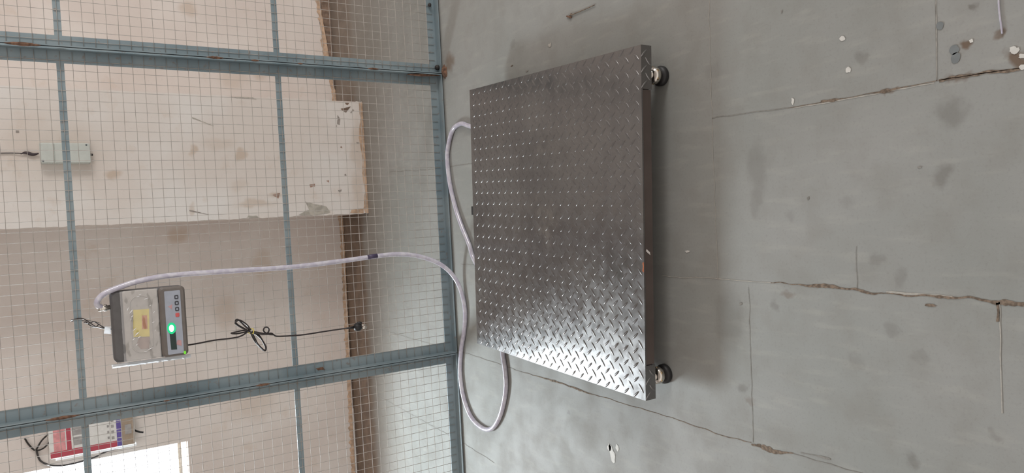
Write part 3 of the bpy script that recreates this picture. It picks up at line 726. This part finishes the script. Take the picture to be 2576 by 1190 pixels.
# ================================================================== INDICATOR
def build_indicator():
    r = root('weighing_indicator', 'grey weighing indicator in clear plastic wrap with a lit green display', 'weighing indicator', (-.305, 2.86, 1.125))
    yb = FY-.034
    b = MB(); b.prism_xz(rrect(-.431, -.180, 1.122, 1.360, .018), 2.832, yb, M['ind_body'], .008); b.build('housing', r, bevel=.002)
    c = MB(); c.prism_xz(rrect(-.428, -.183, 1.212, 1.322, .006), 2.822, 2.8335, M['ind_cover'], .003)
    n = 28; ring = rrect(-.402, -.203, 1.236, 1.302, .03, 7)
    c.tube([(x, 2.8215, z) for x, z in ring], .0022, M['ind_cover'], n=6, closed=True)
    c.build('front_cover', r)
    s = MB(); s.prism_xz(ragged([(-.350,1.246),(-.252,1.242),(-.250,1.292),(-.346,1.296)], .001, .01, 2), 2.8205, 2.8222, M['yellow'])
    s.prism_xz([(-.322,1.251),(-.274,1.250),(-.273,1.266),(-.321,1.268)], 2.8198, 2.8206, M['red_print'])
    s.prism_xz([(-.392,1.250),(-.3505,1.246),(-.350,1.280),(-.372,1.288),(-.390,1.276)], 2.8208, 2.8222, M['tan'])
    s.build('sticker', r)
    f = MB(); f.prism_xz(rrect(-.430, -.181, 1.124, 1.210, .014), 2.812, 2.8335, M['ind_frame'], .006); p = f.build('control_panel', r)
    l = MB(); l.prism_xz(rrect(-.422, -.195, 1.140, 1.192, .003, 2), 2.8105, 2.8125, M['label']); 
    l.prism_xz(ragged([(-.262,1.170),(-.243,1.168),(-.250,1.183)], .001, .004, 4), 2.8098, 2.8106, M['red_mark'])
    l.prism_xz(ragged([(-.396,1.146),(-.376,1.146),(-.372,1.158),(-.388,1.164)], .001, .004, 6), 2.8098, 2.8106, M['red_mark'])
    l.build('label_strip', p, Vector((0, 0, 0)))
    for (x, mt) in ((-.219,'key_dark'),(-.2405,'key_dark'),(-.262,'key_dark'),(-.283,'key_red')):
        k = MB(); k.prism_xz(rrect(x-.007, x+.007, 1.147, 1.160, .003, 3), 2.8085, 2.8105, M[mt], .0008)
        if mt == 'key_dark': k.box(x-.003, x+.003, 2.8081, 2.8086, 1.1505, 1.1565, M['label'])
        o = k.build('key', p, Vector((0, 0, 0)))
        if mt == 'key_red': o['label'] = 'red key'
    d = MB(); d.prism_xz([(-.406,1.162),(-.322,1.164),(-.321,1.184),(-.405,1.181)], 2.8095, 2.8107, M['display']); dd = d.build('display', p, Vector((0, 0, 0)))
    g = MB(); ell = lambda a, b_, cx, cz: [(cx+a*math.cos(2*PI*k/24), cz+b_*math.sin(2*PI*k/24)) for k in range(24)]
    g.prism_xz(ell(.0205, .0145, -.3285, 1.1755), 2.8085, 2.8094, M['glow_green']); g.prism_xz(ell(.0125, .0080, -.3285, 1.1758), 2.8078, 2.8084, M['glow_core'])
    g.build('lit_digit_halo', p, Vector((0, 0, 0)))  # overexposed digit, with its bloom halo built as a glowing disc
    g = MB(); g.prism_xz(ell(.0065, .004, -.4215, 1.137), 2.8100, 2.8114, M['led_green']); g.build('indicator_lamp', p, Vector((0, 0, 0)))
    # plastic wrap: crumpled film over the cover, gathered along the left side
    def film(x0, x1, z0, z1, y, amp, name, mt, nx=40, nz=24, seed=0, curve=None):
        m = MB(); vs = []; fs = []
        for j in range(nz+1):
            for i in range(nx+1):
                x = x0+(x1-x0)*i/nx; z = z0+(z1-z0)*j/nz
                e = noise.noise(Vector((x*26, z*34, seed)))+.5*abs(noise.noise(Vector((x*90, z*60, seed+3))))
                yy = y+amp*e
                vs.append((x+.002*noise.noise(Vector((z*60, seed, i*.05))), yy, z+.002*noise.noise(Vector((x*60, seed, 7)))))
        for j in range(nz):
            for i in range(nx): a = j*(nx+1)+i; fs.append((a, a+1, a+nx+2, a+nx+1))
        m.add(vs, fs, mt, True); return m.build(name, r)
    o = film(-.430, -.182, 1.212, 1.330, 2.8160, .0022, 'plastic_wrap', M['film'], 60, 32, 2); o['label'] = 'clear crumpled plastic film'
    # small film folds, made white to stand in for specular glints
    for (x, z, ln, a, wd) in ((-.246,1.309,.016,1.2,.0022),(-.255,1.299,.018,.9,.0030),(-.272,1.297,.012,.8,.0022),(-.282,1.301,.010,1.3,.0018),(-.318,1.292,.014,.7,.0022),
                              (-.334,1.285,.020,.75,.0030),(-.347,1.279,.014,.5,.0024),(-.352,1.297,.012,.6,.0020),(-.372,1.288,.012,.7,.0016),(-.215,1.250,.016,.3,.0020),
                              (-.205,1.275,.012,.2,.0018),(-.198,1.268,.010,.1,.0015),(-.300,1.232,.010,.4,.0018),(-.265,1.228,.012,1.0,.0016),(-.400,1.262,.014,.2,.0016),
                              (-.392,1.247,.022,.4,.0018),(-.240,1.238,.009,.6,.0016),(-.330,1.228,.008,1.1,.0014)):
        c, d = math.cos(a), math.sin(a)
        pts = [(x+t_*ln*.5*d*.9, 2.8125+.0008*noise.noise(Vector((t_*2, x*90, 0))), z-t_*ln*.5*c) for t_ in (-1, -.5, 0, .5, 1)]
        m = MB(); m.tube(pts, wd, M['fold_glint'], n=6, rfun=lambda u, wd=wd: wd*.62*(.15+math.sin(PI*u))); m.build('plastic_fold_glint', r)
    m = MB(); n = 44; vs = []; fs = []
    for i in range(n+1):       # milky gathered edge that catches the window
        z = 1.366-.252*i/n; e = noise.noise(Vector((z*70, 1, 1))); e2 = noise.noise(Vector((z*150, 4, 1)))
        vs += [(-.4325, 2.826+.002*e, z), (-.4405+.002*e, 2.834+.002*e2, z+.001*e2), (-.4485+.003*e2, 2.845+.003*e, z), (-.4400, 2.868, z)]
    for i in range(n):
        for k in range(3): a = i*4+k; fs.append((a, a+1, a+5, a+4))
    m.add(vs, fs, M['film_milky'], True); o = m.build('plastic_wrap', r); o['label'] = 'bright milky folded edge of the plastic film'
    # metal connector at the top where the hose enters
    c = MB(); c.lathe([(.0085,0),(.0085,.008),(.0115,.009),(.0115,.018),(.0095,.022),(.0105,.026),(.0105,.036)], M['chrome'], (-.236, 2.846, 1.3605), n=16)
    c.lathe([(.0118,.0105),(.0122,.012),(.0122,.017),(.0118,.018)], M['plate_under'], (-.236, 2.846, 1.3605), n=6, smooth=False)
    c.build('connector', r)
    return r
build_indicator()

# suspension wires tied to the upper crossbar
def build_tie():
    r = root('hanging_wire', 'thin black twisted wires tying the indicator to the upper crossbar', 'wire', (-.29, FY-.01, 1.447))
    m = MB()
    y = FY-.0105
    m.tube(smooth_path([(-.272,y,1.438),(-.268,y,1.452),(-.270,y,1.472),(-.276,FY+.009,1.476),(-.280,FY+.009,1.440),(-.284,y,1.432)]), .0018, M['black_cable'], n=6)
    m.tube(smooth_path([(-.272,y,1.438),(-.284,y-.004,1.425),(-.300,y-.006,1.408),(-.306,y-.010,1.395),(-.312,y-.022,1.376),(-.314,y-.034,1.358)]), .0018, M['black_cable'], n=6)
    m.tube(smooth_path([(-.284,y,1.432),(-.298,y-.004,1.420),(-.302,y-.008,1.405),(-.296,y-.010,1.395),(-.306,y-.016,1.384),(-.314,y-.030,1.366),(-.314,y-.036,1.356)]), .0018, M['black_cable'], n=6)
    m.tube(smooth_path([(-.284,y,1.440),(-.288,y-.006,1.425),(-.284,y-.010,1.410),(-.296,y-.014,1.395),(-.310,y-.026,1.377)]), .0018, M['black_cable'], n=6)
    m.tube(smooth_path([(-.275,y,1.437),(-.283,y-.008,1.410),(-.292,y-.008,1.39)]), .0009, M['black_cable'], n=6)
    m.build('twisted_wire', r)
    t = MB(); t.prism_xz(ragged([(-.330,1.362),(-.304,1.361),(-.302,1.380),(-.326,1.384)], .002, .006, 8), FY-.050, FY-.046, M['film_milky']); t.build('paper_tag', r)
build_tie()

# power lead with tied-up loops and a plug
def build_lead():
    r = root('power_lead', 'thin black power lead hanging below the indicator, bundled with a tie, plug at its end', 'power cable', (-.405, 2.87, .45))
    y = FY-.016; rr = .0030
    m = MB()
    m.tube(smooth_path([(-.405,y-.024,1.123),(-.405,y-.02,1.115),(-.405,y-.01,1.08),(-.402,y-.004,1.025),(-.403,y,.954),(-.399,y,.925),(-.388,y-.004,.905),(-.378,y-.006,.892)]), rr, M['black_cable'], n=8)
    L = [ # loops of the bundle
        [(-.378,y-.008,.892),(-.368,y-.012,.905),(-.345,y-.014,.925),(-.332,y-.012,.937),(-.338,y-.010,.944),(-.352,y-.008,.938),(-.372,y-.006,.912),(-.385,y-.004,.895)],
        [(-.385,y-.010,.895),(-.372,y-.016,.915),(-.352,y-.018,.942),(-.342,y-.018,.946),(-.336,y-.014,.930),(-.356,y-.012,.905),(-.380,y-.010,.890)],
        [(-.380,y-.006,.893),(-.378,y-.008,.92),(-.380,y-.010,.948),(-.383,y-.008,.962),(-.387,y-.008,.945),(-.386,y-.006,.92),(-.384,y-.006,.90)],
        [(-.384,y-.008,.892),(-.400,y-.012,.888),(-.425,y-.014,.878),(-.448,y-.014,.862),(-.464,y-.012,.848),(-.460,y-.010,.838),(-.442,y-.010,.843),(-.420,y-.012,.853),(-.402,y-.012,.868),(-.388,y-.010,.884)],
        [(-.384,y-.012,.892),(-.404,y-.018,.882),(-.434,y-.018,.870),(-.458,y-.018,.852),(-.466,y-.016,.842),(-.452,y-.012,.838),(-.425,y-.008,.849),(-.404,y-.006,.860),(-.39,y-.008,.876)],
        [(-.386,y-.006,.885),(-.392,y-.008,.865),(-.400,y-.010,.840),(-.402,y-.010,.815),(-.408,y-.008,.806)],
        [(-.388,y-.012,.888),(-.396,y-.014,.862),(-.400,y-.014,.838),(-.396,y-.012,.826),(-.386,y-.012,.822),(-.377,y-.012,.828),(-.377,y-.010,.838),(-.390,y-.010,.842),(-.404,y-.012,.826),(-.409,y-.010,.806)],
        [(-.386,y-.016,.884),(-.399,y-.018,.856),(-.402,y-.016,.838),(-.406,y-.014,.812)]]
    for a in L: m.tube(smooth_path(a), rr, M['black_cable'], n=8)
    m.tube(smooth_path([(-.4075,y-.010,.807),(-.418,y-.002,.79),(-.424,y,.729),(-.426,y,.68),(-.424,y,.60),(-.422,y-.006,.534),(-.421,y-.015,.50)]), rr, M['black_cable'], n=8)
    m.build('cable', r)
    t = MB(); t.tube([(-.391,y+.002,.897),(-.395,y-.008,.890),(-.392,y-.022,.884),(-.380,y-.024,.882),(-.374,y-.012,.884),(-.377,y+.001,.892)], .0022, M['yellow'], n=6, closed=True); t.build('tie', r)
    p = MB(); p.tube([(-.421,y-.016,.512),(-.4205,y-.016,.495),(-.420,y-.016,.478)], .005, M['black'], n=10, rfun=lambda u: .0032+.003*u)
    p.lathe([(.006,.0),(.014,-.004),(.017,-.012),(.017,-.024),(.014,-.030)][::-1], M['black'], (-.421, y-.016, .480), n=16)
    p.tube(smooth_path([(-.409,y-.019,.470),(-.404,y-.023,.458),(-.408,y-.025,.448)]), .006, M['black'], n=8)
    pp = p.build('plug', r)
    for k, (dx, dy) in enumerate(((-.007, 0), (.007, .004), (.0, -.008))):
        q = MB(); q.lathe([(.0022,-.026),(.0028,-.024),(.0028,0)], M['chrome'], (-.424+dx, y-.016+dy, .450), n=8); q.build('pin', pp, Vector((0, 0, 0)))
    return r
build_lead()

# ================================================================== ON THE PILLAR AND WALL
def build_jbox():
    r = root('junction_box', 'off-white plastic junction box fixed to the white pillar', 'junction box', (.402, PY, 1.352))
    y0 = PY-.045
    b = MB(); b.prism_xz(rrect(.357, .449, 1.353, 1.548, .004, 2), y0, PY-.001, M['jbox'], .003)
    b.build('base_box', r)
    c = MB(); c.box(.360, .446, y0-.006, y0-.0002, 1.436, 1.490, M['jbox']); c.box(.360, .446, y0-.006, y0-.0002, 1.352, 1.434, M['jbox'])
    c.box(.360, .446, y0-.004, y0-.0002, 1.493, 1.546, M['jbox']); c.build('cover', r, bevel=.002)
    s = MB()
    for k in range(5): s.box(.366+k*.017, .374+k*.017, y0-.0075, y0-.006, 1.444+.0*k, 1.460, M['jbox_slot'])
    s.build('vent_slots', r)
    for (x, z) in ((.367, 1.537), (.440, 1.366)):
        k = MB(); k.lathe([(.004,0),(.004,.0015),(.003,.002)], M['jbox_slot'], (x, y0-.0062, z), axis='Y', n=10); k.build('screw', r)
    g = MB(); g.lathe([(.004,-.012),(.006,-.008),(.006,0)], M['black'], (.398, PY-.022, 1.353), n=10); g.build('cable_end', r)
    return r
build_jbox()
m = MB(); P = smooth_path([(.402,PY-.012,1.553),(.404,PY-.010,1.60),(.4065,PY-.006,1.66),(.404,PY-.006,1.75),(.404,PY-.006,1.9),(.408,PY-.006,2.1),(.404,PY-.006,2.5),(.405,PY-.006,3.0)])
m.tube(P, .0022, M['black_cable'], n=8)
m.tube(smooth_path([(.405,PY-.012,1.552),(.400,PY-.010,1.575),(.408,PY-.009,1.60),(.402,PY-.009,1.62)]), .0050, M['tape'], n=8, rfun=lambda u: .0025+.005*math.sin(PI*min(1, u*1.1)))
tag(m.build('power_cable'), 'thin black cable with taped joint running up the pillar above the junction box', 'cable')

def build_wallbox():
    x0, x1, z0, z1 = -1.080, -.905, 1.220, 1.600; y0 = WY-.075
    r = root('wrapped_panel', 'plastic-wrapped box with red, white and violet print hanging on the wall beside the window', 'box', ((x0+x1)/2, WY, z0))
    b = MB(); b.prism_xz(rrect(x0, x1, z0, z1, .008, 3), y0, WY-.002, M['w_white'], .003); b.build('box_body', r)
    p = MB(); yf = y0-.0012
    p.box(x0+.004, x0+.034, yf, y0+.0002, z0+.085, z1-.004, M['w_red'])
    p.box(x0+.034, x1-.004, yf, y0+.0002, z1-.095, z1-.075, M['w_red']); p.box(x0+.034, x1-.02, yf, y0+.0002, z1-.07, z1-.02, M['w_pink'])
    p.box(x0+.05, x0+.09, yf, y0+.0002, z1-.150, z1-.105, M['w_grey']); p.box(x0+.10, x0+.14, yf, y0+.0002, z1-.145, z1-.10, M['w_grey'])
    for k in range(4): p.box(x0+.045+.03*k, x0+.060+.03*k, yf, y0+.0002, z0+.095, z0+.108, M['w_grey'])
    for k in range(4): p.box(x0+.050+.03*k, x0+.062+.03*k, yf, y0+.0002, z0+.117, z0+.126, M['w_grey'])
    p.build('printed_front', r)
    v = MB()
    for k in range(4): v.box(x0+.004+k*.045, x0+.045+k*.045, yf-.0004, y0+.0002, z0+.063, z0+.084, M['w_purple'])
    v.build('violet_band', r)
    c = MB(); c.box(x0+.004, x1-.004, y0-.006, y0+.0001, z0+.004, z0+.061, M['w_brown']); c.box(x0+.06, x0+.11, y0-.008, y0-.006, z0+.016, z0+.046, M['w_grey']); c.build('lower_cover', r)
    # glossy wrap fold on the window side
    m = MB(); n = 40; vs = []; fs = []
    for i in range(n+1):
        z = z0-.004+(z1-z0-.02)*i/n; e = noise.noise(Vector((z*40, 2, 1))); e2 = noise.noise(Vector((z*90, 6, 1)))
        vs += [(x0+.001, y0-.008+.002*e, z), (x0-.010+.003*e, y0-.004+.003*e2, z), (x0-.014+.004*e2, y0+.02, z), (x0-.002, y0+.05, z)]
    for i in range(n):
        for k in range(3): a = i*4+k; fs.append((a+1, a, a+4, a+5))
    m.add(vs, fs, M['film_milky'], True); m.build('plastic_wrap', r)
    h = MB(); h.tube(smooth_path([(-1.00,WY-.02,z1-.005),(-1.03,WY-.02,1.625),(-1.035,WY-.012,1.66),(-1.00,WY-.012,1.685),(-.965,WY-.012,1.70)]), .004, M['plate_under'], n=8)
    h.tube(smooth_path([(-.96,WY-.02,z1-.004),(-.99,WY-.02,1.63),(-1.03,WY-.02,1.655)]), .004, M['plate_under'], n=8); h.build('hanger', r)
    e = MB(); e.tube([(-1.02,WY-.03,z0-.001),(-1.035,WY-.03,z0-.025),(-1.04,WY-.03,z0-.042)], .005, M['black'], n=8); e.build('cable_end', r)
    c = MB(); c.tube(smooth_path([(-1.03,WY-.012,1.655),(-1.06,WY-.010,1.652),(-1.095,WY-.010,1.640),(-1.122,WY-.012,1.605),(-1.136,WY-.014,1.56),(-1.137,WY-.016,1.50),(-1.131,WY-.016,1.44),(-1.124,WY-.016,1.40),(-1.106,WY-.018,1.35),(-1.100,WY-.02,1.29),(-1.085,WY-.02,1.24),(-1.07,WY-.03,1.222)]), .0045, M['black_cable'], n=8)
    c.build('cable', r)
    return r
build_wallbox()

# ================================================================== LITTER ON THE FLOOR
m = MB(); m.tube(smooth_path([(.46,.628,.0025),(.39,.632,.0022),(.345,.634,.002),(.292,.630,.002)]), .0016, M['hose'], n=6)
tag(m.build('string'), 'short pale lilac string lying on the near floor slab', 'string')
m = MB(); m.tube(smooth_path([(.669,1.925,.004),(.668,1.86,.003),(.668,1.79,.003)]), .0018, M['crack'], n=6, rfun=lambda u: .0012+.0008*(1-u))
m.tube([(.672,1.94,.0025),(.661,1.915,.0035)], .003, M['weld'], n=6); m.tube([(.676,1.915,.003),(.66,1.925,.003)], .002, M['crack'], n=6)
tag(m.build('twig'), 'small dry brown twig lying on the floor right of the platform', 'twig')
